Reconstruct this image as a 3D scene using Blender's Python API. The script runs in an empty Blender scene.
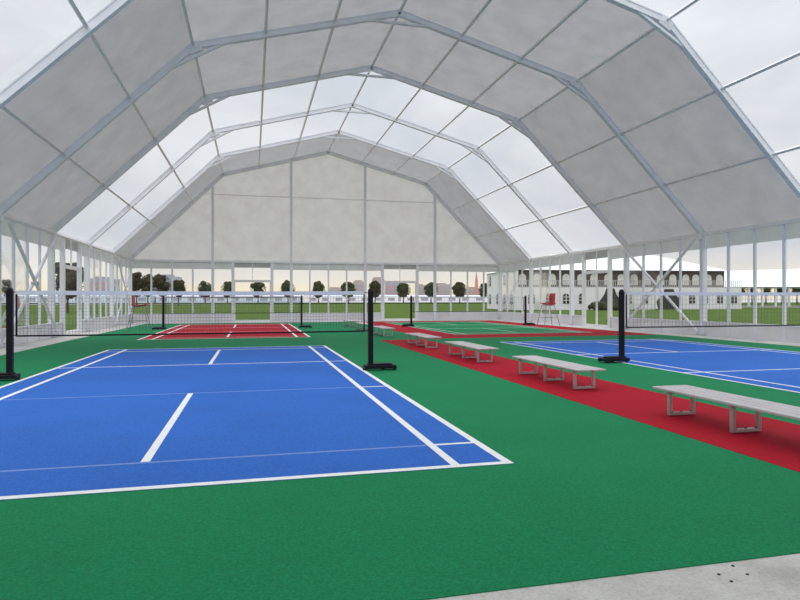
import bpy, bmesh, math, random
from mathutils import Vector, Matrix
random.seed(4)
C = bpy.context.scene.collection
PI = math.pi

# ------------------------------------------------------------------ materials
def nmat(name):
    m = bpy.data.materials.new(name); m.use_nodes = True
    nt = m.node_tree
    for n in list(nt.nodes): nt.nodes.remove(n)
    out = nt.nodes.new('ShaderNodeOutputMaterial')
    return m, nt, out

def coords(nt, scale):
    tc = nt.nodes.new('ShaderNodeTexCoord')
    mp = nt.nodes.new('ShaderNodeMapping')
    mp.inputs['Scale'].default_value = scale if hasattr(scale, '__len__') else (scale,)*3
    nt.links.new(tc.outputs['Object'], mp.inputs['Vector'])
    return mp.outputs['Vector']

def noise(nt, vec, scale, detail=3, rough=.55):
    n = nt.nodes.new('ShaderNodeTexNoise')
    n.inputs['Scale'].default_value = scale; n.inputs['Detail'].default_value = detail
    n.inputs['Roughness'].default_value = rough
    nt.links.new(vec, n.inputs['Vector'])
    return n.outputs['Fac']

def ramp(nt, fac, stops):
    r = nt.nodes.new('ShaderNodeValToRGB')
    el = r.color_ramp.elements
    while len(el) < len(stops): el.new(.5)
    for e, (p, c) in zip(el, stops): e.position = p; e.color = (*c, 1)
    nt.links.new(fac, r.inputs['Fac'])
    return r.outputs['Color']

def mul(c, k): return tuple(min(1, v*k) for v in c)

def solid(name, col, rough=.5, metal=0, var=.06, scale=3, spec=.5, bump=0, bscale=60, coat=0):
    m, nt, out = nmat(name)
    b = nt.nodes.new('ShaderNodeBsdfPrincipled')
    b.inputs['Roughness'].default_value = rough; b.inputs['Metallic'].default_value = metal
    b.inputs['Specular IOR Level'].default_value = spec
    b.inputs['Coat Weight'].default_value = coat
    v = coords(nt, 1)
    nt.links.new(ramp(nt, noise(nt, v, scale), [(.3, mul(col, 1-var)), (.7, mul(col, 1+var))]), b.inputs['Base Color'])
    if bump:
        bp = nt.nodes.new('ShaderNodeBump'); bp.inputs['Strength'].default_value = bump; bp.inputs['Distance'].default_value = .01
        nt.links.new(noise(nt, v, bscale), bp.inputs['Height']); nt.links.new(bp.outputs['Normal'], b.inputs['Normal'])
    nt.links.new(b.outputs[0], out.inputs[0])
    return m

def granular(name, col, rough=.8, spec=.10):
    """painted rubber granule sports surface: fine speckle over faint large mottling"""
    m, nt, out = nmat(name)
    b = nt.nodes.new('ShaderNodeBsdfPrincipled'); b.inputs['Roughness'].default_value = rough
    b.inputs['Specular IOR Level'].default_value = spec
    v = coords(nt, 1)
    fine = ramp(nt, noise(nt, v, 60, 3, .8), [(.32, mul(col, .78)), (.5, col), (.70, mul(col, 1.30))])
    big = ramp(nt, noise(nt, v, .7, 4, .6), [(.3, (.93,)*3), (.7, (1.06,)*3)])
    mx = nt.nodes.new('ShaderNodeMix'); mx.data_type = 'RGBA'; mx.blend_type = 'MULTIPLY'; mx.inputs['Factor'].default_value = 1
    nt.links.new(fine, mx.inputs[6]); nt.links.new(big, mx.inputs[7]); nt.links.new(mx.outputs[2], b.inputs['Base Color'])
    bp = nt.nodes.new('ShaderNodeBump'); bp.inputs['Strength'].default_value = .25; bp.inputs['Distance'].default_value = .004
    nt.links.new(noise(nt, v, 90, 2), bp.inputs['Height']); nt.links.new(bp.outputs['Normal'], b.inputs['Normal'])
    nt.links.new(b.outputs[0], out.inputs[0])
    return m

def fabric(name, col, trans, mix):
    """coated tent fabric: diffuse face that lets part of the daylight through"""
    m, nt, out = nmat(name)
    v = coords(nt, 1)
    a = noise(nt, v, .55, 4, .6)
    c1 = ramp(nt, a, [(.3, mul(col, .9)), (.7, mul(col, 1.06))])
    c2 = ramp(nt, noise(nt, v, 1.3, 5, .65), [(.3, mul(trans, .86)), (.7, mul(trans, 1.1))])
    d = nt.nodes.new('ShaderNodeBsdfDiffuse'); t = nt.nodes.new('ShaderNodeBsdfTranslucent')
    nt.links.new(c1, d.inputs[0]); nt.links.new(c2, t.inputs[0])
    mx = nt.nodes.new('ShaderNodeMixShader'); mx.inputs[0].default_value = mix
    nt.links.new(d.outputs[0], mx.inputs[1]); nt.links.new(t.outputs[0], mx.inputs[2])
    nt.links.new(mx.outputs[0], out.inputs[0])
    return m

def film(name, tint, milky, refl=.5):
    """clear PVC film: see-through, glancing reflections, a little milkiness"""
    m, nt, out = nmat(name)
    tr = nt.nodes.new('ShaderNodeBsdfTransparent'); tr.inputs[0].default_value = (*tint, 1)
    tl = nt.nodes.new('ShaderNodeBsdfTranslucent'); tl.inputs[0].default_value = (.9, .93, .96, 1)
    m1 = nt.nodes.new('ShaderNodeMixShader')
    mm = nt.nodes.new('ShaderNodeMath'); mm.operation = 'MULTIPLY'; mm.inputs[1].default_value = milky*2
    nt.links.new(noise(nt, coords(nt, 1), .8, 3), mm.inputs[0]); nt.links.new(mm.outputs[0], m1.inputs[0])
    nt.links.new(tr.outputs[0], m1.inputs[1]); nt.links.new(tl.outputs[0], m1.inputs[2])
    gl = nt.nodes.new('ShaderNodeBsdfGlossy'); gl.inputs['Roughness'].default_value = .06
    fr = nt.nodes.new('ShaderNodeLayerWeight'); fr.inputs['Blend'].default_value = .18
    fm = nt.nodes.new('ShaderNodeMath'); fm.operation = 'MULTIPLY'; fm.inputs[1].default_value = refl
    nt.links.new(fr.outputs['Fresnel'], fm.inputs[0])
    m2 = nt.nodes.new('ShaderNodeMixShader')
    nt.links.new(fm.outputs[0], m2.inputs[0]); nt.links.new(m1.outputs[0], m2.inputs[1]); nt.links.new(gl.outputs[0], m2.inputs[2])
    nt.links.new(m2.outputs[0], out.inputs[0])
    return m

def concrete_mat():
    m, nt, out = nmat('pale_concrete')
    b = nt.nodes.new('ShaderNodeBsdfPrincipled'); b.inputs['Roughness'].default_value = .6
    v = coords(nt, 1)
    base = ramp(nt, noise(nt, v, 1.7, 8, .65), [(.34, (.40, .385, .355)), (.5, (.54, .53, .50)), (.66, (.64, .63, .61))])
    fine = ramp(nt, noise(nt, v, 45, 5, .8), [(.36, (.70,)*3), (.5, (1,)*3), (.7, (1.12,)*3)])
    mx = nt.nodes.new('ShaderNodeMix'); mx.data_type = 'RGBA'; mx.blend_type = 'MULTIPLY'; mx.inputs['Factor'].default_value = .8
    nt.links.new(base, mx.inputs[6]); nt.links.new(fine, mx.inputs[7]); nt.links.new(mx.outputs[2], b.inputs['Base Color'])
    nt.links.new(b.outputs[0], out.inputs[0])
    return m

def grass_mat():
    m, nt, out = nmat('lawn_grass')
    b = nt.nodes.new('ShaderNodeBsdfPrincipled'); b.inputs['Roughness'].default_value = .9; b.inputs['Specular IOR Level'].default_value = .1
    v = coords(nt, 1)
    c = ramp(nt, noise(nt, v, .9, 8, .75), [(.3, (.034, .066, .003)), (.5, (.062, .112, .006)), (.72, (.10, .155, .012))])
    nt.links.new(c, b.inputs['Base Color']); nt.links.new(b.outputs[0], out.inputs[0])
    return m

ALU = solid('white_aluminium', (.84, .85, .93), .38, 0, .04, 2, coat=.15)
ALU_D = solid('grey_aluminium', (.52, .53, .56), .42, .15, .05, 2)
PURL = solid('purlin_aluminium', (.82, .81, .83), .4, .1, .04, 3)
WHT = solid('white_door_frame', (.85, .86, .88), .35, 0, .03, 3)
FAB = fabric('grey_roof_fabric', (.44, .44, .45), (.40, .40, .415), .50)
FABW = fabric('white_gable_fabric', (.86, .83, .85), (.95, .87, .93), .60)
FABV = fabric('valance_fabric', (.66, .67, .70), (.66, .67, .70), .45)
CLEAR = film('clear_roof_film', (.965, .975, .985), .012, .05)
PANE = film('clear_wall_film', (.955, .965, .975), .015, .38)
KICK = fabric('white_kick_panel', (.86, .85, .87), (.80, .78, .82), .40)
CONC = concrete_mat()
CONC_D = solid('damp_concrete', (.40, .385, .36), .6, 0, .15, 2)
GREEN = granular('green_court_rubber', (.010, .205, .080))
BLUE = granular('blue_court_rubber', (.034, .142, .52))
RED = granular('red_court_rubber', (.37, .006, .020))
LINE = solid('white_line_paint', (.86, .87, .88), .5, 0, .05, 8)
FAINT = solid('faint_line_paint', (.12, .24, .62), .5, 0, .1, 8)  # blue between court and line colour, for the faint service lines
BLACK = solid('black_powder_coat', (.010, .008, .015), .5, 0, .15, 5, spec=.2)
CORD = solid('black_net_cord', (.10, .10, .12), .8, 0, .1, 5)
TAPE = solid('white_net_tape', (.78, .79, .86), .7, 0, .04, 5)
BENCHT = solid('bench_plank', (.55, .52, .53), .45, .1, .08, 4)
BENCHL = solid('bench_steel', (.50, .48, .47), .35, .5, .08, 4)
REDP = solid('red_plastic', (.42, .02, .03), .35, 0, .05, 6)
STEEL = solid('chair_steel', (.33, .32, .34), .35, .6, .05, 6)
LAWN = grass_mat()
LEAF = solid('dark_tree_leaves', (.040, .048, .016), .8, 0, .45, .9, .15)
LEAFB = solid('brown_tree_leaves', (.045, .036, .014), .8, 0, .5, .9, .15)
BARK = solid('bark', (.07, .05, .035), .9, 0, .2, 3)
WALLW = solid('white_marquee_wall', (.88, .855, .90), .6, 0, .03, .6)
ROOFW = solid('white_marquee_roof', (.88, .89, .93), .6, 0, .02, .4)
BROWN = solid('dark_brown_fascia', (.115, .070, .068), .6, 0, .1, 1)
RAIL = solid('grey_rail', (.62, .60, .62), .5, 0, .05, 2)
CREAM = solid('cream_blind', (.95, .92, .84), .5, 0, .04, 2)
PANED = solid('dark_glass', (.030, .035, .025), .15, 0, .3, 1)
HAZEB = solid('hazy_beige_render', (.42, .36, .34), .9, 0, .08, .05)  # distance haze is mixed straight into the pale colours of these renders
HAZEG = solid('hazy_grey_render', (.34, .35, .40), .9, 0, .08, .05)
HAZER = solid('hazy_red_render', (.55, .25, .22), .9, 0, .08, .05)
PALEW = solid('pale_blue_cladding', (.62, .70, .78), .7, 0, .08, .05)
PAVE = solid('far_pavement', (.52, .51, .48), .8, 0, .06, .05)
HEDGE = solid('hedge_leaves', (.035, .055, .02), .9, 0, .3, .5)

# ------------------------------------------------------------------ mesh tools
def box(bm, x0, x1, y0, y1, z0, z1):
    vs = [bm.verts.new((x, y, z)) for z in (z0, z1) for y in (y0, y1) for x in (x0, x1)]
    for f in ((0,2,3,1), (4,5,7,6), (0,1,5,4), (2,6,7,3), (0,4,6,2), (1,3,7,5)):
        bm.faces.new([vs[i] for i in f])

def bar(bm, a, b, w, h, up=(0, 0, 1)):
    """rectangular bar from a to b; w sideways, h along up"""
    a = Vector(a); b = Vector(b); d = (b-a).normalized(); up = Vector(up)
    s = d.cross(up)
    if s.length < 1e-4: s = d.cross(Vector((1, 0, 0)))
    s.normalize(); u = s.cross(d).normalized()
    vs = []
    for p in (a, b):
        for i, j in ((-1,-1), (1,-1), (1,1), (-1,1)):
            vs.append(bm.verts.new(p + s*i*w/2 + u*j*h/2))
    for f in ((3,2,1,0), (4,5,6,7), (0,1,5,4), (1,2,6,5), (2,3,7,6), (3,0,4,7)):
        bm.faces.new([vs[i] for i in f])

def tube(bm, pts, r, n=8, r2=None):
    pts = [Vector(p) for p in pts]; rings = []
    for k, p in enumerate(pts):
        d = (pts[min(k+1, len(pts)-1)] - pts[max(k-1, 0)]).normalized()
        s = d.cross(Vector((0, 0, 1)))
        if s.length < 1e-3: s = Vector((1, 0, 0))
        s.normalize(); u = s.cross(d)
        rr = r if r2 is None else r + (r2-r)*k/(len(pts)-1)
        rings.append([bm.verts.new(p + (s*math.cos(2*PI*i/n) + u*math.sin(2*PI*i/n))*rr) for i in range(n)])
    for A, B in zip(rings, rings[1:]):
        for i in range(n): bm.faces.new((A[i], A[(i+1) % n], B[(i+1) % n], B[i]))
    bm.faces.new(rings[0][::-1]); bm.faces.new(rings[-1])

def quad(bm, *p): bm.faces.new([bm.verts.new(q) for q in p])

def obj(name, bm, m, parent=None, bevel=0, smooth=False):
    bmesh.ops.recalc_face_normals(bm, faces=bm.faces)
    me = bpy.data.meshes.new(name); bm.to_mesh(me); bm.free()
    if smooth:
        for p in me.polygons: p.use_smooth = True
    me.materials.append(m)
    o = bpy.data.objects.new(name, me); C.objects.link(o); o.parent = parent
    if bevel:
        b = o.modifiers.new('bevel', 'BEVEL'); b.width = bevel; b.segments = 2; b.limit_method = 'ANGLE'
    return o

def NB(): return bmesh.new()

def tag(o, label, cat, group=None):
    o['label'] = label; o['category'] = cat
    if group: o['group'] = group
    return o
def thing(name, label, cat, loc=(0, 0, 0), rz=0, group=None):
    o = bpy.data.objects.new(name, None); C.objects.link(o)
    o.location = loc; o.rotation_euler = (0, 0, rz)
    return tag(o, label, cat, group)
def struct(o): o['kind'] = 'structure'; return o
def sempty(name, loc=(0, 0, 0), rz=0):
    o = bpy.data.objects.new(name, None); C.objects.link(o); o.location = loc; o.rotation_euler = (0, 0, rz)
    return struct(o)
def dup(o, loc=None, rz=None, label=None, parent=None):
    c = o.copy(); C.objects.link(c)
    if parent: c.parent = parent
    if loc is not None: c.location = loc
    if rz is not None: c.rotation_euler = (0, 0, rz)
    if label: c['label'] = label
    for ch in list(o.children): dup(ch, parent=c)
    return c

# ------------------------------------------------------------------ tent geometry
CX, HW, ZE, XS, ZS, ZA = 2.533, 12.243, 3.94, 6.712, 9.45, 11.24   # centre line, half width, eave, shoulder, ridge
YG, BAY = 34.73, 5.0
FR = [YG - BAY*k for k in range(10)]                                # frame positions, gable first
PROF = [(-HW, ZE), (-XS, ZS), (0, ZA), (XS, ZS), (HW, ZE)]
def outn(i):                                                        # outward normal of slope i
    (x0, z0), (x1, z1) = PROF[i], PROF[i+1]
    n = Vector((-(z1-z0), 0, x1-x0)).normalized()
    return n

# floor: concrete slab, and the wide outdoor lawn
bm = NB(); box(bm, CX-HW-1.0, CX+HW+.9, -13, YG+.9, -.25, 0)
struct(obj('floor', bm, CONC))
bm = NB(); box(bm, -420, 520, -60, 238, -.30, -.06)
struct(obj('lawn', bm, LAWN))
bm = NB(); box(bm, -700, 900, 238, 900, -.30, -.05)
struct(obj('far_pavement', bm, PAVE))

# green sports surface
bm = NB(); box(bm, -8.57, 13.38, -2.668, 33.0, 0, .006)
struct(obj('sports_floor', bm, GREEN))

# bolt holes drilled into the near concrete
def ground_pt(px, py):
    a = .2400; f = 602.6
    d = 1.397*f/(py-300); l = (px-400)/f*d
    return (-2.372 + d*math.sin(a) + l*math.cos(a), -5.366 + d*math.cos(a) - l*math.sin(a))
for k, (px, py) in enumerate([(732.5, 566.5), (718.5, 575), (747, 575), (731, 582)]):
    x, y = ground_pt(px, py)
    bm = NB(); bmesh.ops.create_cone(bm, cap_ends=True, segments=16, radius1=.009, radius2=.006, depth=.004)
    o = obj('bolt', bm, BLACK); o.location = (x, y, .002)
    tag(o, ['small dark bolt head at the far corner of four in the foreground concrete', 'small dark bolt head at the left corner of four in the foreground concrete',
            'small dark bolt head at the right corner of four in the foreground concrete', 'small dark bolt head at the near corner of four in the foreground concrete'][k], 'bolt', 'bolt heads in the concrete')

# ------------------------------------------------------------------ courts
def court(name, x0, y0, m, label, z, base_faint, W=6.1, L=13.4, w=.05, side=.085):
    t = thing(name, label, 'court', (x0, y0, 0), group='badminton courts')
    bm = NB(); box(bm, 0, W, 0, L, .006, z); obj('court_surface', bm, m, t)
    zt = z + .0025
    bm = NB()
    def rect(a, b, c, d): box(bm, a, b, c, d, z-.001, zt)
    rect(0, W, 0, side); rect(0, W, L-w, L)
    rect(0, side, side, L-w); rect(W-side, W, side, L-w)
    rect(.46, .46+side, side, L-w); rect(W-.46-side, W-.46, side, L-w)
    rect(W/2-side/2, W/2+side/2, .76+w, 4.72); rect(W/2-side/2, W/2+side/2, L-4.72, L-.76)
    for yy in (.76, 4.72):
        rect(side, .46, yy, yy+w); rect(W-.46, W-side, yy, yy+w)
        if not base_faint: rect(.46+side, W-.46-side, yy, yy+w)
    for yy in (L-4.72-w, L-.76-w): rect(side, .46, yy, yy+w); rect(.46+side, W-.46-side, yy, yy+w); rect(W-.46, W-side, yy, yy+w)
    obj('court_lines', bm, LINE, t)
    if base_faint:
        for yy in (.76, 4.72):
            bm = NB(); box(bm, .46+side, W-.46-side, yy, yy+.045, z-.001, zt-.001)
            o = obj('faint_line', bm, FAINT, t); o['label'] = 'faint blue service line'
    return t
XL, XR = -6.32, 5.51
court('badminton_court', XL, -.63, BLUE, 'blue badminton court with thick white lines in the left foreground', .010, True, L=13.66, side=.075)
court('badminton_court', XL-.02, 17.43, RED, 'red badminton court with white lines, far left beyond the blue one', .010, False)
court('badminton_court', XR, -.30, BLUE, 'blue badminton court on the right behind the long benches', .010, False, side=.06)
apron = NB()
for q in ((3.85, XR-.001, 15.45, 32.9), (XR+6.101, 13.25, 15.45, 32.9), (XR-.001, XR+6.101, 15.45, 17.499), (XR-.001, XR+6.101, 30.901, 32.9)): box(apron, *q, .006, .010)
bmesh.ops.remove_doubles(apron, verts=apron.verts, dist=.0005)
tag(obj('court_apron', apron, RED), 'red apron painted around the far green court', 'apron')
court('badminton_court', XR, 17.5, GREEN, 'green badminton court inside a red apron at the far right', .014, False, side=.05)
bm = NB(); box(bm, 1.90, 3.50, -2.668, 15.04, .006, .010)
tag(obj('walkway', bm, RED), 'straight red walkway strip running under the row of near benches', 'walkway')

# ------------------------------------------------------------------ nets and posts
def net_post(loc, rz, label):
    t = thing('net_post', label, 'net post', loc, rz, 'black net posts')
    bm = NB(); box(bm, -.049, .049, -.049, .049, .05, 1.57); obj('pole', bm, BLACK, t, .012)
    bm = NB(); bmesh.ops.create_uvsphere(bm, u_segments=12, v_segments=6, radius=.05)
    o = obj('cap', bm, BLACK, t, smooth=True); o.location = (0, 0, 1.57)
    bm = NB(); box(bm, -.13, .50, -.13, .13, .03, .10); box(bm, -.06, .42, -.10, .10, .10, .13); obj('weighted_base', bm, BLACK, t, .02)
    for sy in (-1, 1):
        bm = NB(); tube(bm, [(.45, sy*.135, .05), (.45, sy*.17, .05)], .045, 16); obj('wheel', bm, BLACK, t)
    for x in (-.12, .25):
        bm = NB(); tube(bm, [(x, 0, .006), (x, 0, .04)], .04, 12); obj('foot', bm, BLACK, t)
    bm = NB(); tube(bm, [(0, -.045, .95), (0, -.10, .95)], .015); obj('tightener', bm, BLACK, t)
    return t

def net(x0, x1, y, label, cell, th, tape, tm, zb=.79, zt=1.575):
    t = thing('badminton_net', label, 'net', ((x0+x1)/2, y, 0), group='badminton nets')
    cx = (x0+x1)/2; a, b = x0-cx+.12, x1-cx-.12
    zt2 = zt - tape
    def sag(x): return -.012*(1-(2*x/(b-a))**2)
    bm = NB(); nx = int((b-a)/cell); nz = int((zt2-zb)/cell)
    for i in range(nx+1):
        x = a+(b-a)*i/nx; bar(bm, (x, 0, zb+sag(x)*.5), (x, 0, zt2+sag(x)), th, th, (0, 1, 0))
    for j in range(nz+1):
        z = zb+(zt2-zb)*j/nz
        for k in range(12):
            xa = a+(b-a)*k/12; xb = a+(b-a)*(k+1)/12
            bar(bm, (xa, 0, z+sag(xa)), (xb, 0, z+sag(xb)), th, th)
    obj('netting', bm, CORD, t)
    bm = NB()
    for k in range(24):
        xa = a+(b-a)*k/24; xb = a+(b-a)*(k+1)/24
        bar(bm, (xa-.002, 0, zt2+tape/2+sag(xa)), (xb+.002, 0, zt2+tape/2+sag(xb)), .012, tape)
    o = obj('top_tape', bm, tm, t)
    bm = NB()
    for k in range(24):
        xa = a+(b-a)*k/24; xb = a+(b-a)*(k+1)/24
        bar(bm, (xa-.002, 0, zb-.01+sag(xa)*.5), (xb+.002, 0, zb-.01+sag(xb)*.5), .02, .028)
    obj('bottom_cord', bm, BLACK, t)
    for x in (a, b):
        bm = NB(); bar(bm, (x, 0, zb-.02), (x, 0, zt2+.01), .026, .02, (0, 1, 0)); obj('side_cord', bm, BLACK, t)
    for x, e in ((a, x0-cx+.052), (b, x1-cx-.052)):
        for zz in (zt-.03, zb):
            bm = NB(); tube(bm, [(x, 0, zz), (e, 0, zz)], .007, 6); obj('tie', bm, BLACK, t)
    return t
YN1, YN2 = 6.38, 25.0
p0 = net_post((-.10, YN1, .012), 0, 'tall black net post on wheeled base at the right edge of the near blue court')
dup(p0, (-6.49, YN1+.1, .012), PI, 'black net post at the left edge of the photo beside the near blue court')
dup(p0, (5.60, YN1+.1, .012), PI, 'black net post with weighted base behind the second nearest bench')
dup(p0, (11.75, YN1+.1, .012), 0, 'black net post at the far side of the right blue court')
dup(p0, (-6.47, YN2, .012), PI, 'black net post left of the far red court')
dup(p0, (.0, YN2, .012), 0, 'black net post right of the far red court')
dup(p0, (5.66, YN2, .012), PI, 'black net post at the left of the far green court')
dup(p0, (12.12, YN2, .012), 0, 'black net post at the right of the far green court beside the red umpire chair')
net(-6.49, -.10, YN1+.05, 'wide white-taped badminton net across the near blue court', .055, .0034, .075, TAPE)
net(5.60, 11.75, YN1+.1, 'white-taped badminton net across the right blue court', .09, .0035, .075, TAPE)
net(-6.47, .0, YN2, 'fine dark badminton net across the far red court', .11, .005, .04, CORD)
net(5.66, 12.12, YN2, 'pale thin badminton net across the far green court', .14, .004, .05, TAPE)

# ------------------------------------------------------------------ benches
def bench(label):
    t = thing('bench', label, 'bench', (2.62, 0, 0), group='aluminium benches in the centre aisle')
    for k in range(4):
        x = -.235 + k*.1235
        bm = NB(); box(bm, x, x+.108, -1.19, 1.19, .300, .328); obj('plank', bm, BENCHT, t, .006)
    for y in (-.97, 0, .97):
        bm = NB()
        for sx in (-.16, .16): box(bm, sx-.022, sx+.022, y-.022, y+.022, .03, .275)
        box(bm, -.182, .182, y-.022, y+.022, .010, .045)
        box(bm, -.22, .22, y-.022, y+.022, .275, .300)
        fr = obj('leg_frame', bm, BENCHL, t, .004)
        for sx in (-.13, 0, .13):
            bm = NB(); tube(bm, [(sx, y, .045), (sx, y, .054)], .014, 8); obj('bolt', bm, BLACK, fr)
    return t
blab = ['nearest aluminium bench, cut off by the right edge of the photo', 'second nearest aluminium bench, in front of the right net post',
        'third aluminium bench from the front on the red strip', 'fourth aluminium bench from the front, at the end of the red strip',
        'fifth aluminium bench from the front, beyond the near net post', 'sixth aluminium bench, small, just beyond the fifth',
        'seventh aluminium bench, tiny and seen through the near net', 'farthest aluminium bench, tiny and nearest the gable wall']
b0 = bench(blab[0])
for k, yf in enumerate([.85, 4.97, 9.08, 13.2, 18.9, 23.0, 27.1]):
    if k == 0: b0.location = (2.62, yf-.97, .010)
    else: dup(b0, (2.62, yf-.97, .010 if k < 4 else .006), None, blab[k])

# ------------------------------------------------------------------ umpire chairs
def umpire_chair(loc, rz, label):
    t = thing('umpire_chair', label, 'umpire chair', loc, rz, 'tall red umpire chairs')
    bot = [(-.48, -.36), (.48, -.36), (.48, .36), (-.48, .36)]; top = [(-.27, -.20), (.24, -.20), (.24, .20), (-.27, .20)]
    for (a, b), (c, d) in zip(bot, top):
        bm = NB(); tube(bm, [(a, b, 0), (c, d, 1.10)], .020, 8); obj('leg', bm, STEEL, t)
    def at(i, z): return (bot[i][0]+(top[i][0]-bot[i][0])*z/1.1, bot[i][1]+(top[i][1]-bot[i][1])*z/1.1, z)
    for z in (.42, .74):
        bm = NB()
        for i in range(4): tube(bm, [at(i, z), at((i+1) % 4, z)], .013, 6)
        obj('stretcher', bm, STEEL, t)
    bm = NB(); tube(bm, [at(3, 1.08), at(0, 1.08), at(1, 1.08), at(2, 1.08), at(3, 1.08)], .015, 6); obj('seat_frame', bm, STEEL, t)
    bm = NB()                                             # moulded seat curving up into its lip
    pr = [(-.36, 1.20), (-.30, 1.165), (-.10, 1.13), (.10, 1.11), (.24, 1.12), (.29, 1.17)]
    n = 7; rows = []
    for (x, z) in pr: rows.append([bm.verts.new((x, -.25+.5*j/(n-1), z+.05*abs(2*j/(n-1)-1)**2)) for j in range(n)])
    for A, B in zip(rows, rows[1:]):
        for j in range(n-1): bm.faces.new((A[j], A[j+1], B[j+1], B[j]))
    o = obj('seat', bm, REDP, t, smooth=True); o.modifiers.new('thick', 'SOLIDIFY').thickness = .035
    bm = NB()
    pr = [(.24, 1.13), (.27, 1.22), (.27, 1.40), (.28, 1.58), (.31, 1.70), (.34, 1.74)]; rows = []
    for k, (x, z) in enumerate(pr):
        w = (.22, .24, .25, .25, .235, .20)[k]
        rows.append([bm.verts.new((x-.06*abs(2*j/(n-1)-1)**2, -w+2*w*j/(n-1), z)) for j in range(n)])
    for A, B in zip(rows, rows[1:]):
        for j in range(n-1): bm.faces.new((A[j], A[j+1], B[j+1], B[j]))
    o = obj('backrest', bm, REDP, t, smooth=True); o.modifiers.new('thick', 'SOLIDIFY').thickness = .04
    return t
u0 = umpire_chair((13.15, 24.35, .0115), .12, 'tall red umpire chair beside the far green court, near the right wall')
dup(u0, (-7.65, 25.6, .008), PI, 'tall red umpire chair left of the far red court, seen through the near net')
dup(u0, (-14.6, 31.2, -.06), PI*.9, 'red tall chair out on the grass, seen through the left wall at the photo edge')

# ------------------------------------------------------------------ arched frames
def frame(y, label, gable=False):
    t = thing('tent_frame', label, 'tent frame', (CX, y, 0), group='aluminium tent frames')
    W, D = (.14, .21) if not gable else (.14, .20)
    for s in (-1, 1):
        bm = NB(); box(bm, s*HW-.095, s*HW+.095, -W/2, W/2, .03, ZE-.02)
        for dy in (-1, 1): box(bm, s*HW-.105, s*HW+.105, dy*W/2-.012, dy*W/2+.012, .03, ZE-.15)
        p = obj('post', bm, ALU, t)
        bm = NB(); box(bm, s*HW-.2, s*HW+.2, -.18, .18, .0, .03)
        for a in (-.15, .15):
            for b in (-.13, .13): tube(bm, [(s*HW+a, b, .03), (s*HW+a, b, .055)], .018, 8)
        obj('base_plate', bm, ALU_D, p)
        bm = NB(); box(bm, s*(HW-.17), s*(HW-.02), -W/2-.02, W/2+.02, ZE-.20, ZE+.10); o = obj('eave_bracket', bm, WHT, t, .01)
        (x0, z0), (x1, z1) = ((s*HW, ZE), (s*XS, ZS))
        for (a, b, c, d) in ((s*HW, ZE, s*XS, ZS), (s*XS, ZS, 0, ZA)):
            bm = NB()
            n = Vector((-(d-b), 0, c-a)).normalized()
            if n.z < 0: n = -n
            A = Vector((a, 0, b)); B = Vector((c, 0, d)); dd = (B-A).normalized()
            ext = .03
            bar(bm, A-dd*ext, B+dd*ext, W, D, n)
            for sy in (-1, 1):                        # lips of the extruded profile
                for hh in (-1, 1):
                    off = Vector((0, sy*(W/2), 0)) + n*hh*(D/2-.02)
                    bar(bm, A+off, B+off, .03, .035, n)
            obj('rafter', bm, ALU, t)
        # knee brace across the shoulder
        d1 = (Vector((s*HW, 0, ZE))-Vector((s*XS, 0, ZS))).normalized(); d2 = (Vector((0, 0, ZA))-Vector((s*XS, 0, ZS))).normalized()
        S = Vector((s*XS, 0, ZS))
        n1 = Vector((0, 0, -1))
        if not gable:
            off = Vector((-s*.02, 0, -.035))
            bm = NB()
            bar(bm, S+d1*1.05+off, S+d2*1.05+off, .11, .08)
            obj('knee_brace', bm, ALU, t)
            bm = NB(); bar(bm, S+d1*.22+Vector((0, 0, -.02)), S+d2*.22+Vector((0, 0, -.02)), W+.02, .30); obj('splice_plate', bm, ALU, t)
    if not gable:
        A = Vector((0, 0, ZA)); dl = (Vector((-XS, 0, ZS))-A).normalized(); dr = (Vector((XS, 0, ZS))-A).normalized()
        bm = NB()
        bar(bm, A+dl*1.2+Vector((0, 0, -.04)), A+dr*1.2+Vector((0, 0, -.04)), .11, .07)
        obj('apex_brace', bm, ALU, t)
    return t
ords = ['slim aluminium tent frame against the far gable wall', 'aluminium tent frame one bay in front of the gable, between grey and clear roof',
        'aluminium tent frame in the middle of the far clear roof bays', 'aluminium tent frame where the clear roof meets the grey roof, third from gable',
        'aluminium tent frame across the middle of the grey roof bays', 'large aluminium tent frame at the upper corners of the photo, fifth from gable',
        'aluminium tent frame overhead, out of the photo, sixth from gable', 'aluminium tent frame overhead, out of the photo, seventh from gable',
        'aluminium tent frame above the viewer, eighth from gable', 'last aluminium tent frame behind the viewer']
frame(FR[0], ords[0], True)
f1 = frame(FR[1], ords[1])
for k in range(2, 10): dup(f1, (CX, FR[k], 0), None, ords[k])

# purlins: continuous lines running the length of the tent
pnames = []
plabs = ['eave purlin along the top of the left wall', 'lowest roof purlin on the steep left slope', 'upper roof purlin on the steep left slope', 'purlin at the left roof shoulder',
         'lower purlin on the shallow left roof slope', 'upper purlin on the shallow left roof slope, left of the ridge', 'ridge purlin at the peak of the roof',
         'upper purlin on the shallow right roof slope, right of the ridge', 'lower purlin on the shallow right roof slope', 'purlin at the right roof shoulder',
         'upper roof purlin on the steep right slope', 'lowest roof purlin on the steep right slope', 'eave purlin along the top of the right wall']
pp = []
for i in range(4):
    (a, b), (c, d) = PROF[i], PROF[i+1]
    n = outn(i)
    for q in range(3):
        t_ = q/3; nn = n if q else (n + (outn(i-1) if i else Vector((0, 0, 1)))).normalized()
        pp.append((Vector((a+(c-a)*t_, 0, b+(d-b)*t_)), nn))
pp.append((Vector((HW, 0, ZE)), Vector((0, 0, 1))))
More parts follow.
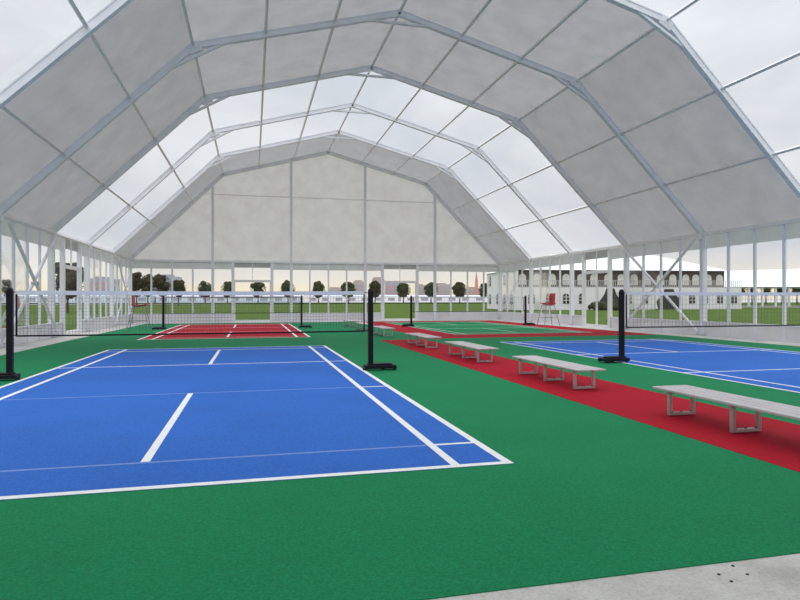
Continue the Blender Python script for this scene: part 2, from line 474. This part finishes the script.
for (P, n), lab in zip(pp, plabs):
    bm = NB(); big = 'eave' in lab
    w = .12 if big else .075; h = .12 if big else .09
    o = P + n*(.0 if big else .03) + Vector((CX, 0, 0))
    if big: o.x -= math.copysign(.10, P.x)
    for k in range(9):
        bar(bm, o+Vector((0, FR[k]-.085, 0)), o+Vector((0, FR[k+1]+.085, 0)), w, h, n)
    tag(obj('roof_purlin', bm, PURL), 'light grey ' + lab, 'purlin', 'roof purlins')

# roof skins, one per bay: grey fabric and clear film in pairs
CLEARB = {1, 2, 5, 6}
for k in range(9):
    bm = NB(); ya, yb = FR[k], FR[k+1]
    off = .11
    pts = []
    for i, (x, z) in enumerate(PROF):
        if i == 0: n = outn(0)
        elif i == 4: n = outn(3)
        else: n = (outn(i-1)+outn(i)); n /= (n.dot(outn(i)))
        pts.append(Vector((CX+x, 0, z)) + n*off)
    for A, B in zip(pts, pts[1:]):
        ns = 3
        for q in range(ns):
            P0 = A.lerp(B, q/ns); P1 = A.lerp(B, (q+1)/ns)
            quad(bm, P0+Vector((0, ya, 0)), P1+Vector((0, ya, 0)), P1+Vector((0, yb, 0)), P0+Vector((0, yb, 0)))
    bmesh.ops.remove_doubles(bm, verts=bm.verts, dist=.001)
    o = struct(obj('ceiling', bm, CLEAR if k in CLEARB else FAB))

# ------------------------------------------------------------------ gable wall
MOD = 2*HW/20
gx = [CX-HW+MOD*k for k in range(21)]
def roofz(x):
    a = abs(x-CX)
    return ZE+(HW-a)/(HW-XS)*(ZS-ZE) if a > XS else ZS+(XS-a)/XS*(ZA-ZS)
bm = NB(); yw = YG+.06
vs = [bm.verts.new((CX+x, yw, z+.06)) for x, z in PROF]
bm.faces.new([bm.verts.new((CX-HW, yw, ZE-.12))] + vs + [bm.verts.new((CX+HW, yw, ZE-.12))])
struct(obj('wall_back', bm, FABW))
bm = NB(); bar(bm, (CX-HW, YG-.01, ZE-.08), (CX+HW, YG-.01, ZE-.08), .14, .12); struct(obj('trim_1', bm, ALU))
bm = NB(); bar(bm, (CX-7.75, YG, 8.15), (CX+7.75, YG, 8.15), .06, .05); struct(obj('trim_2', bm, PURL))
for k, (i, lab) in enumerate([(4, 'leftmost of four tall gable posts rising to the roof'), (8, 'second gable post from the left, rising to the roof'),
                              (12, 'third gable post from the left, rising to the roof'), (16, 'rightmost of four tall gable posts rising to the roof')]):
    t = thing('gable_post', 'white aluminium ' + lab, 'post', (gx[i], YG-.20, 0), group='gable posts')
    zt = roofz(gx[i])-.16
    bm = NB(); box(bm, -.075, .075, -.08, .08, .02, zt)
    for s in (-1, 1): box(bm, s*.075-.012, s*.075+.012, -.09, .09, .02, zt-.02)
    obj('post', bm, ALU, t)
    bm = NB(); box(bm, -.15, .15, -.15, .15, 0, .02); obj('base_plate', bm, ALU_D, t)

# wall modules ------------------------------------------------------
VT, VB, KT = ZE-.0, 3.38, .50           # valance top/bottom, kick-panel top
wn = [0]; dn = [0]
def window(loc, rz, width, n, skip_l=False, skip_r=False):
    """n clear panes side by side, local x along the wall, seen from local -y"""
    wn[0] += 1
    t = sempty('window_%d' % wn[0], loc, rz)
    w = width/n
    for k in range(n+1):
        if (k == 0 and skip_l) or (k == n and skip_r): continue
        bm = NB(); box(bm, k*w-.05, k*w+.05, -.04, .028, .02, VT+.02); obj('mullion', bm, ALU, t)
    for k in range(n):
        bm = NB(); quad(bm, (k*w+.05, .02, KT+.04), (k*w+w-.05, .02, KT+.04), (k*w+w-.05, .02, VB), (k*w+.05, .02, VB))
        obj('pane', bm, PANE, t)
    bm = NB(); quad(bm, (0, .03, VB), (width, .03, VB), (width, .03, VT), (0, .03, VT)); obj('valance', bm, FABV, t)
    bm = NB(); box(bm, 0, width, -.012, .024, .02, KT); obj('kick_panel', bm, KICK, t)
    bm = NB(); box(bm, 0, width, -.026, .04, KT, KT+.05); box(bm, 0, width, -.026, .04, 0, .04); obj('rail', bm, ALU, t)
    return t
def door(loc, rz, width, hh=2.62, leaf=1, bar_c=True):
    dn[0] += 1
    t = sempty('door_%d' % dn[0], loc, rz)
    bm = NB()
    for x in (0, width): box(bm, x-.09, x+.09, -.09, .07, 0, VT+.02)
    obj('jamb', bm, WHT if leaf == 2 else ALU, t)
    bm = NB(); box(bm, .09, width-.09, -.04, .04, hh, hh+.09); obj('header', bm, WHT, t)
    bm = NB(); box(bm, width/2-.02, width/2+.02, -.03, .03, hh+.09, VT); obj('mullion', bm, ALU, t)
    bm = NB(); quad(bm, (.09, .02, hh+.09), (width-.09, .02, hh+.09), (width-.09, .02, VB+.12), (.09, .02, VB+.12)); obj('transom_pane', bm, PANE, t)
    bm = NB(); quad(bm, (.09, .03, VB+.12), (width-.09, .03, VB+.12), (width-.09, .03, VT), (.09, .03, VT)); obj('valance', bm, FAB, t)  # darker grey fabric puts the inner shading above the door into colour
    # glazed door leaves
    for k in range(leaf):
        a = .09+(width-.18)*k/leaf; b = .09+(width-.18)*(k+1)/leaf; e = .05
        bm = NB(); box(bm, a, a+e, -.03, .03, .03, hh); box(bm, b-e, b, -.03, .03, .03, hh); box(bm, a+e, b-e, -.03, .03, .03, .03+.10); box(bm, a+e, b-e, -.03, .03, hh-.06, hh)
        d = obj('door_leaf', bm, WHT, t)
        bm = NB(); quad(bm, (a+e, 0, .13), (b-e, 0, .13), (b-e, 0, hh-.06), (a+e, 0, hh-.06)); obj('pane', bm, PANE, d)
        hx = b-e-.06 if k == 0 else a+e+.06
        bm = NB(); tube(bm, [(hx, -.03, 1.0), (hx, -.09, 1.0), (hx, -.09, 1.3), (hx, -.03, 1.3)], .014, 6); obj('handle', bm, STEEL, d)
    bm = NB(); box(bm, .0, width, -.06, .06, 0, .03); obj('threshold', bm, WHT, t)
    return t
# gable: modules 0-4 | door 5-7 | 7-13 | door 14-16 | 16-20
def gw(i, j, **k): window((gx[i], YG, 0), 0, gx[j]-gx[i], j-i, **k)
gw(0, 4, skip_l=True, skip_r=True); gw(4, 5, skip_l=True, skip_r=True); door((gx[5], YG, 0), 0, gx[7]-gx[5]); gw(7, 8, skip_l=True, skip_r=True)
gw(8, 12, skip_l=True, skip_r=True); gw(12, 13, skip_l=True, skip_r=True); door((gx[13], YG, 0), 0, gx[15]-gx[13])
gw(15, 16, skip_l=True, skip_r=True); gw(16, 20, skip_l=True, skip_r=True)

# side walls
def side(s):
    X = CX+s*HW
    for k in range(8):
        ya, yb = FR[k+1]+.09, FR[k]-.09         # ya nearer the viewer
        if s > 0: loc, rz = (lambda y: (X, y, 0)), -PI/2   # local x runs toward -y
        else: loc, rz = (lambda y: (X, y, 0)), PI/2        # local x runs toward +y
        def seg(y0, y1, fn, *a, **kw):
            if s > 0: fn(loc(y1), rz, y1-y0, *a, **kw)
            else: fn(loc(y0), rz, y1-y0, *a, **kw)
        if k == 2:
            m = MOD+.02
            seg(ya, ya+m, window, 1, skip_l=True, skip_r=True)
            if s > 0: seg(ya+m, ya+m+2.4, door, 2.80, 2)
            else: seg(ya+m, ya+m+2.4, door, 2.75, 1)
            seg(ya+m+2.4, yb, window, 1, skip_l=True, skip_r=True)
        else:
            seg(ya, yb, window, 4, skip_l=True, skip_r=True)
side(1); side(-1)

# cross braces in the wall bays
def cross(s, k, r, label, inset=.16):
    X = CX+s*(HW-inset)
    y0, y1 = FR[k+1]+.12, FR[k]-.12
    t = thing('cross_brace', label, 'brace', (X, (y0+y1)/2, 0), group='wall cross braces')
    h = (y1-y0)/2
    bm = NB(); tube(bm, [(0, -h, .12), (0, h, ZE-.18)], r, 8); obj('tie_bar', bm, ALU, t)
    bm = NB(); tube(bm, [(-s*(r*2.1), h, .12), (-s*(r*2.1), -h, ZE-.18)], r, 8); obj('tie_bar', bm, ALU, t)
    bm = NB(); tube(bm, [(.03*s, 0, ZE/2), (-s*(r*3.3), 0, ZE/2)], r*1.3, 10); obj('hub', bm, ALU_D, t)
cross(1, 3, .055, 'thick white X-shaped brace in the right wall behind the right net post')
cross(-1, 3, .055, 'thick white X-shaped brace in the left wall at the photo edge')
cross(1, 0, .022, 'thin X-shaped brace in the right wall next to the far corner')
cross(-1, 0, .04, 'narrow X-shaped brace in the left wall next to the far corner')

# ------------------------------------------------------------------ outside
YAW = .2400
def far(px, depth, z=0):
    l = (px-400)/602.6*depth
    return Vector((-2.372 + depth*math.sin(YAW) + l*math.cos(YAW), -5.366 + depth*math.cos(YAW) - l*math.sin(YAW), z))

def arch_pts(w, h, n=8):
    r = w/2
    return [(-r, 0), (r, 0)] + [(r*math.cos(PI*i/n), h-r+r*math.sin(PI*i/n)) for i in range(n+1)]
def arch_window(parent, x, z, w, h, mp, mf, y=0, black=True):
    bm = NB(); P = arch_pts(w, h)
    F = [bm.verts.new((x+a, y-.05, z+b)) for a, b in P]; B = [bm.verts.new((x+a, y+.02, z+b)) for a, b in P]
    bm.faces.new(F); bm.faces.new(B[::-1])
    for i in range(len(P)): bm.faces.new((F[i], F[(i+1) % len(P)], B[(i+1) % len(P)], B[i]))
    o = obj('window', bm, mp, parent)
    bm = NB(); box(bm, x-.05, x+.05, y-.09, y-.05, z, z+h); box(bm, x-w/2, x+w/2, y-.09, y-.05, z+h*.30, z+h*.30+.08); box(bm, x-w/2, x+w/2, y-.09, y-.05, z+h*.62, z+h*.62+.08)
    obj('glazing_bar', bm, mf, o)

# two storey white marquee
D0 = 86.0; K = D0/602.6; PH = math.radians(8.5)
o0 = far(516, D0)
mq = thing('marquee_building', 'two-storey white marquee with dark brown upper storey and arched windows', 'building', o0, -YAW+PH)
def lx(px):
    p = (px-400)/602.6; return (D0*p - 116*K)/(math.cos(PH)-p*math.sin(PH))
def ly(px):
    p = (px-400)/602.6; return (D0*p - 116*K)/(-math.sin(PH)-p*math.cos(PH))
def lz(py): return 1.397+(300-py)*K
zf = lz(287.3); ze_ = lz(269.8); DY = ly(487)
bm = NB(); box(bm, 0, lx(741.5), 0, DY, -.06, zf); obj('lower_wall', bm, WALLW, mq)
bm = NB(); box(bm, 0, .35, .0, DY, zf, ze_); o = obj('end_wall', bm, WALLW, mq)
bm = NB(); box(bm, .35, lx(727.5), .7, DY-.1, zf, ze_); o = obj('upper_wall', bm, BROWN, mq); o['label'] = 'dark brown upper storey'
bm = NB(); ex = .3
a, b = -ex, lx(727.5)+ex; r0, r1 = 8.5, lx(727.5)-7.6; zr = ze_+2.8
vs = [bm.verts.new(p) for p in ((a, -.1, ze_), (b, -.1, ze_), (b, DY+.2, ze_), (a, DY+.2, ze_), (r0, DY/2, zr), (r1, DY/2, zr))]
for f in ((0, 1, 5, 4), (1, 2, 5), (2, 3, 4, 5), (3, 0, 4), (3, 2, 1, 0)): bm.faces.new([vs[i] for i in f])
obj('roof', bm, ROOFW, mq)
bm = NB()
x0, x1 = lx(516), lx(741.5)
box(bm, x0, x1, .02, .10, zf+.95, zf+1.02); box(bm, x0, x1, .02, .10, zf+.05, zf+.10)
n = 110
for i in range(n+1):
    x = x0+(x1-x0)*i/n; box(bm, x-.045, x+.045, .04, .08, zf+.05, zf+.98)
obj('balcony_rail', bm, RAIL, mq)
for px in (524, 538.5, 554, 568, 583, 596, 610, 623.5, 636.5, 650, 663, 675.5, 688.5, 698.5, 711, 722.5):
    arch_window(mq, lx(px), zf+.35, 1.10, 1.62, CREAM, WALLW, .68)
for px in (490, 497.5, 504.5, 511.5):
    for zz in (lz(284.5), .75):
        yy = ly(px)
        bm = NB(); P = arch_pts(1.0, 1.6)
        F = [bm.verts.new((-.05, yy+a_, zz+b_)) for a_, b_ in P]; B = [bm.verts.new((.02, yy+a_, zz+b_)) for a_, b_ in P]
        bm.faces.new(F); bm.faces.new(B[::-1])
        for i in range(len(P)): bm.faces.new((F[i], F[(i+1) % len(P)], B[(i+1) % len(P)], B[i]))
        o = obj('window', bm, CREAM if (zz > 2 and px in (497.5, 511.5)) else PANED, mq)
        bm = NB(); box(bm, -.09, -.05, yy-.06, yy+.06, zz, zz+1.6); box(bm, -.09, -.05, yy-.5, yy+.5, zz+.5, zz+.6); box(bm, -.09, -.05, yy-.5, yy+.5, zz+1.0, zz+1.1)
        obj('glazing_bar', bm, WALLW, o)
for px in (531.5, 549, 566, 582, 629, 645, 692, 705, 720, 734):
    arch_window(mq, lx(px), lz(304), (.95 if px > 515 else .62), 1.5, PANED, WALLW)
def entrance(pa, pb, ztop):
    bm = NB(); box(bm, lx(pa), lx(pb), -.06, .02, -.06, ztop); e = obj('entrance', bm, PANED, mq)
    for sx, p in ((1, pa), (-1, pb)):
        bm = NB(); xx = lx(p); w = (lx(pb)-lx(pa))*.33
        pts = [(xx, ztop), (xx+sx*w, ztop), (xx+sx*w*.75, ztop*.72), (xx+sx*.25, ztop*.42), (xx+sx*.15, ztop*.36), (xx+sx*w*.30, 0), (xx, 0)]
        F = [bm.verts.new((a, -.12, b)) for a, b in pts]; B = [bm.verts.new((a, -.07, b)) for a, b in pts]
        bm.faces.new(F); bm.faces.new(B[::-1])
        for i in range(len(pts)): bm.faces.new((F[i], F[(i+1) % len(pts)], B[(i+1) % len(pts)], B[i]))
        obj('curtain', bm, WALLW, e)
entrance(655, 682, zf-.25); entrance(598, 622, zf-.15)

# long white tent to its right
D1 = 108.0
lt = thing('long_tent', 'long open-sided white tent with sloping roof right of the marquee', 'tent', far(716, D1), -YAW)
K1 = D1/602.6
z0 = 1.397+12.6*K1
bm = NB(); Lx = 60
vs = [bm.verts.new(p) for p in ((0, 0, z0), (Lx, 0, z0), (Lx, 16, z0), (0, 16, z0), (0, 8, z0+3.1), (Lx, 8, z0+4.6))]
for f in ((0, 1, 5, 4), (1, 2, 5), (2, 3, 4, 5), (3, 0, 4), (3, 2, 1, 0)): bm.faces.new([vs[i] for i in f])
obj('roof', bm, ROOFW, lt)
for i in range(14):
    x = (750+13.4*i-716)*K1
    bm = NB(); box(bm, x-.16, x+.16, .2, .5, 0, z0); obj('post', bm, WALLW, lt)
bm = NB(); box(bm, 0, Lx, 0, 16, -.1, .18); obj('deck', bm, PAVE, lt)

# trees
def tree(px, depth, top_px, w_px, label, name='tree', bottom_px=297, leaf=None, seed=0, grp='row of round trees beyond the lawn', group=None):
    rnd = random.Random(seed+int(px*7))
    k = depth/602.6
    zt = 1.397+(300-top_px)*k; zb = max(1.6, 1.397+(300-bottom_px)*k); R = w_px*k/2
    t = thing(name, label, 'tree', far(px, depth, -.06), rnd.random()*6, group=grp)
    bm = NB()
    for q in range(26):
        a = rnd.random()*2*PI; u = rnd.random()
        z = zb+(zt-zb)*(.12+.80*u); prof = math.sin(PI*min(1, .25+.75*(1-u)))**.6 if u > .3 else .55+u*1.5
        rr = R*.72*min(1, prof)*rnd.random()**.5
        m = Matrix.Translation((math.cos(a)*rr, math.sin(a)*rr, z)) @ Matrix.Rotation(rnd.random()*6, 4, 'Z')
        s = R*(.26+.16*rnd.random())
        ret = bmesh.ops.create_icosphere(bm, subdivisions=2, radius=s, matrix=m)
        for v in ret['verts']: v.co += Vector((rnd.uniform(-1, 1), rnd.uniform(-1, 1), rnd.uniform(-1, 1)))*s*.22
    lf = []
    for q in range(700):
        a = rnd.random()*2*PI; u = rnd.random()
        z = zb+(zt-zb)*u; prof = math.sqrt(max(.05, 1-(2*u-1)**2)); rr = R*prof*(.72+.36*rnd.random())
        c = Vector((math.cos(a)*rr, math.sin(a)*rr, z)); e = R*.055
        p = [c+Vector((rnd.uniform(-1, 1), rnd.uniform(-1, 1), rnd.uniform(-1, 1)))*e*2 for _ in range(3)]
        bm.faces.new([bm.verts.new(v) for v in p])
    obj('foliage', bm, leaf or LEAF, t)
    bm = NB(); tr = max(.16, depth*.0012)
    tube(bm, [(0, 0, 0), (.05, .03, zb*.6), (0, 0, zb+(zt-zb)*.4)], tr, 8, tr*.6)
    for a in (0, 2.1, 4.2): tube(bm, [(0, 0, zb*.85), (math.cos(a)*R*.5, math.sin(a)*R*.5, zb+(zt-zb)*.45)], tr*.5, 6, tr*.2)
    obj('trunk', bm, BARK, t)
    return t
row = [(205, 281.5, 15, 'behind the gable window left of the first tall gable post'), (227.5, 282, 13, 'just left of the left gable door'), (258, 281.5, 15, 'centred in the left gable door'),
       (288, 281.5, 14, 'just right of the left gable door'), (318.5, 282, 13, 'behind the middle of the gable wall'), (348.5, 282, 15, 'left of the third gable post'),
       (375, 281, 13, 'right behind the near net post top'), (403.5, 283, 14, 'centred in the right gable door'), (431, 283, 14, 'behind the rightmost gable post'),
       (459.5, 282.5, 15, 'two gable windows left of the far right corner'), (484, 284, 11, 'partly hidden by the left end of the marquee')]
for px, tp, w, where in row:
    tree(px, 280, tp, w, 'small round dark green tree ' + where, 'round_tree', 297, LEAFB if px in (375, 459.5) else LEAF)
for px, tp, w, lab, dd in [(137, 272, 17, 'leftmost and tallest of the bushy trees behind the far left corner', 150), (148, 274, 15, 'second bushy tree behind the far left corner', 172),
                       (163, 275, 18, 'middle bushy tree behind the left gable windows', 152), (178.5, 280, 14, 'lower rounded bushy tree at the right end of the left clump', 170)]:
    tree(px, dd, tp, w, lab, 'bushy_tree', 296, LEAFB, grp='clump of trees behind the far left corner')
tree(68, 70, 263, 30, 'big dark brown tree filling the left wall door', 'large_tree', 297, LEAFB, grp=None)
tree(8, 120, 279, 12, 'small tree behind the left net post', 'small_tree', 297, LEAF, grp=None)
for px, w in ((740, 9), (752, 9), (766, 9), (782, 10), (797, 10)):
    tree(px, 190, 284, w+1, {740: 'dark tree behind the left end of the long white tent', 752: 'second dark tree from the left under the long white tent', 766: 'third dark tree from the left under the long white tent',
         782: 'fourth dark tree from the left under the long white tent', 797: 'dark tree under the long white tent at the right photo edge'}[px], 'shade_tree', 296, LEAF, grp='trees beyond the long tent')

def bush(px, depth, w, h, label, m=LEAF):
    rnd = random.Random(int(px)); k = depth/602.6
    bm = NB()
    for q in range(16):
        s = h*.38*(.7+.5*rnd.random())
        ret = bmesh.ops.create_icosphere(bm, subdivisions=2, radius=s, matrix=Matrix.Translation((rnd.uniform(-.5, .5)*(w-s), rnd.uniform(-.5, .5)*1.5, s*.7+rnd.random()*(h-1.7*s))))
        for v in ret['verts']: v.co += Vector((rnd.uniform(-1, 1), rnd.uniform(-1, 1), rnd.uniform(-1, 1)))*s*.2
    o = obj('bush', bm, m); o.location = far(px, depth, -.06); o.rotation_euler = (0, 0, -YAW)
    tag(o, label, 'bush')
bush(600, 83, 3.4, 1.25, 'low dark bush in front of the marquee, seen through the right wall door')
bush(618, 82, 2.0, 1.1, 'smaller dark bush just right of the low bush at the marquee')

# hedge, long wall, city
def farbox(name, pa, pb, depth, z0, z1, m, label, cat, dy=8, group=None, parent=None, extra=None):
    a = far(pa, depth); w = (pb-pa)/602.6*depth
    bm = NB(); box(bm, 0, w, 0, dy, z0, z1)
    if extra: extra(bm, w)
    o = obj(name, bm, m); o.location = a; o.rotation_euler = (0, 0, -YAW)
    return tag(o, label, cat, group)
def crenel(bm, w):
    for k in range(14):
        x = w*k/14; box(bm, x, x+w/28, 1, 7, 0, 0.01)
farbox('hedge', -60, 690, 236, -.1, .42, HEDGE, 'low dark hedge line along the far edge of the lawn', 'hedge', 1.2)
def gabled(name, pa, pb, depth, zt, rise, m, mr, label, cat, dy=14, bays=0, mp=None, group=None):
    t = thing(name, label, cat, far(pa, depth), -YAW, group)
    w = (pb-pa)/602.6*depth
    bm = NB(); box(bm, 0, w, 0, dy, -.1, zt); obj('wall', bm, m, t)
    bm = NB(); vs = [bm.verts.new(p) for p in ((-.5, -.5, zt), (w+.5, -.5, zt), (w+.5, dy, zt), (-.5, dy, zt), (rise, dy/2, zt+rise), (w-rise, dy/2, zt+rise))]
    for f in ((0, 1, 5, 4), (1, 2, 5), (2, 3, 4, 5), (3, 0, 4), (3, 2, 1, 0)): bm.faces.new([vs[i] for i in f])
    obj('roof', bm, mr, t)
    for i in range(bays):
        bm = NB(); x = w*(i+.25)/bays; box(bm, x, x+w/bays*.5, -.15, 0, zt*.3, zt*.75); obj('window', bm, mp or HAZEG, t)
    return t
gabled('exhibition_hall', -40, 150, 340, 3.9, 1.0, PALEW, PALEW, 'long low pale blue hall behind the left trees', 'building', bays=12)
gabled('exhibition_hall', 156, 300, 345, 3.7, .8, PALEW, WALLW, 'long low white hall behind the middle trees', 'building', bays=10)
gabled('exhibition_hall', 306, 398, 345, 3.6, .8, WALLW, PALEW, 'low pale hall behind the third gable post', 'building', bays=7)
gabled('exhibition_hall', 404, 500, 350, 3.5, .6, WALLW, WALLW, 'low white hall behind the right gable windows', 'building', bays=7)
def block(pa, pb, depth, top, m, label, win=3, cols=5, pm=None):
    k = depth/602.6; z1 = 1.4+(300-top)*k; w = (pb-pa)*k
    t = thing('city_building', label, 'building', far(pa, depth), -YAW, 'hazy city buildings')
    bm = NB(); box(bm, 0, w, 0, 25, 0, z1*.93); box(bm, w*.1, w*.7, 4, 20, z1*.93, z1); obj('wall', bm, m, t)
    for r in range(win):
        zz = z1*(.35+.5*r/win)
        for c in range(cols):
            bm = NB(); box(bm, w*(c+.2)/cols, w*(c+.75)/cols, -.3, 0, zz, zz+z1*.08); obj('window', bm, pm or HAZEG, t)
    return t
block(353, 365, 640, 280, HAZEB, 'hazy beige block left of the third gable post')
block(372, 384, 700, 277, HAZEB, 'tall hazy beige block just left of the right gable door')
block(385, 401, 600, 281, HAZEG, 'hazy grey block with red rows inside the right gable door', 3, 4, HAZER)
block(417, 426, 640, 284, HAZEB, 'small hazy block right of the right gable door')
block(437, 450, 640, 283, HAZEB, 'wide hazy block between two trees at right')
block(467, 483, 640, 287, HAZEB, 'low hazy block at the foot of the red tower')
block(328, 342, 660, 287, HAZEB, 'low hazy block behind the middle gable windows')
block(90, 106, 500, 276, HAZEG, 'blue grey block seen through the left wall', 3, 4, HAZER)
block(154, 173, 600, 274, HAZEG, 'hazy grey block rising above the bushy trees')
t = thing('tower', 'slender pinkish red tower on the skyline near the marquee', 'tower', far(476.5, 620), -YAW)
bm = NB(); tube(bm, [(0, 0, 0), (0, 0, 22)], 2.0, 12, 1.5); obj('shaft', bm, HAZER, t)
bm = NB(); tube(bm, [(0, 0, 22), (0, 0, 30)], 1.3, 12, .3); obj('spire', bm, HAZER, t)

# ------------------------------------------------------------------ sky
w = bpy.data.worlds.new('overcast_sky'); bpy.context.scene.world = w; w.use_nodes = True
nt = w.node_tree
for n in list(nt.nodes): nt.nodes.remove(n)
out = nt.nodes.new('ShaderNodeOutputWorld'); bg = nt.nodes.new('ShaderNodeBackground')
tc = nt.nodes.new('ShaderNodeTexCoord'); sp = nt.nodes.new('ShaderNodeSeparateXYZ'); nt.links.new(tc.outputs['Generated'], sp.inputs[0])
elev = ramp(nt, sp.outputs['Z'], [(0, (.80, .74, .66)), (.010, (.95, .82, .55)), (.030, (.87, .81, .70)), (.08, (.70, .72, .75)), (.46, (.78, .81, .855)), (.62, (1, 1, 1))])
# soft clouds
mp = nt.nodes.new('ShaderNodeMapping'); mp.inputs['Scale'].default_value = (1.4, 1.4, 3.2); nt.links.new(tc.outputs['Generated'], mp.inputs[0])
cl = nt.nodes.new('ShaderNodeTexNoise'); cl.inputs['Scale'].default_value = 2.2; cl.inputs['Detail'].default_value = 7; cl.inputs['Roughness'].default_value = .52; cl.inputs['Distortion'].default_value = .4
nt.links.new(mp.outputs[0], cl.inputs['Vector'])
cc = ramp(nt, cl.outputs['Fac'], [(.38, (.88, .90, .93)), (.5, (1, 1, 1)), (.60, (1.10, 1.10, 1.09))])
mx = nt.nodes.new('ShaderNodeMix'); mx.data_type = 'RGBA'; mx.blend_type = 'MULTIPLY'; mx.inputs['Factor'].default_value = 1
nt.links.new(elev, mx.inputs[6]); nt.links.new(cc, mx.inputs[7]); nt.links.new(mx.outputs[2], bg.inputs['Color'])
# overcast skies are brighter high overhead
mr = nt.nodes.new('ShaderNodeMapRange'); mr.interpolation_type = 'SMOOTHSTEP'
mr.inputs['From Min'].default_value = .46; mr.inputs['From Max'].default_value = .85; mr.inputs['To Min'].default_value = 1.0; mr.inputs['To Max'].default_value = 2.15
nt.links.new(sp.outputs['Z'], mr.inputs['Value']); nt.links.new(mr.outputs[0], bg.inputs['Strength'])
nt.links.new(bg.outputs[0], out.inputs[0])

# ------------------------------------------------------------------ camera
cam = bpy.data.cameras.new('camera'); cam.sensor_width = 36; cam.lens = 602.6/800*36; cam.clip_end = 2000
co = bpy.data.objects.new('camera', cam); C.objects.link(co)
co.location = (-2.372, -5.366, 1.397); co.rotation_euler = (PI/2, .0015, -.2400)
S = bpy.context.scene; S.camera = co
S.view_settings.view_transform = 'Standard'; S.view_settings.look = 'None'; S.view_settings.gamma = 1
S.view_settings.exposure = .05
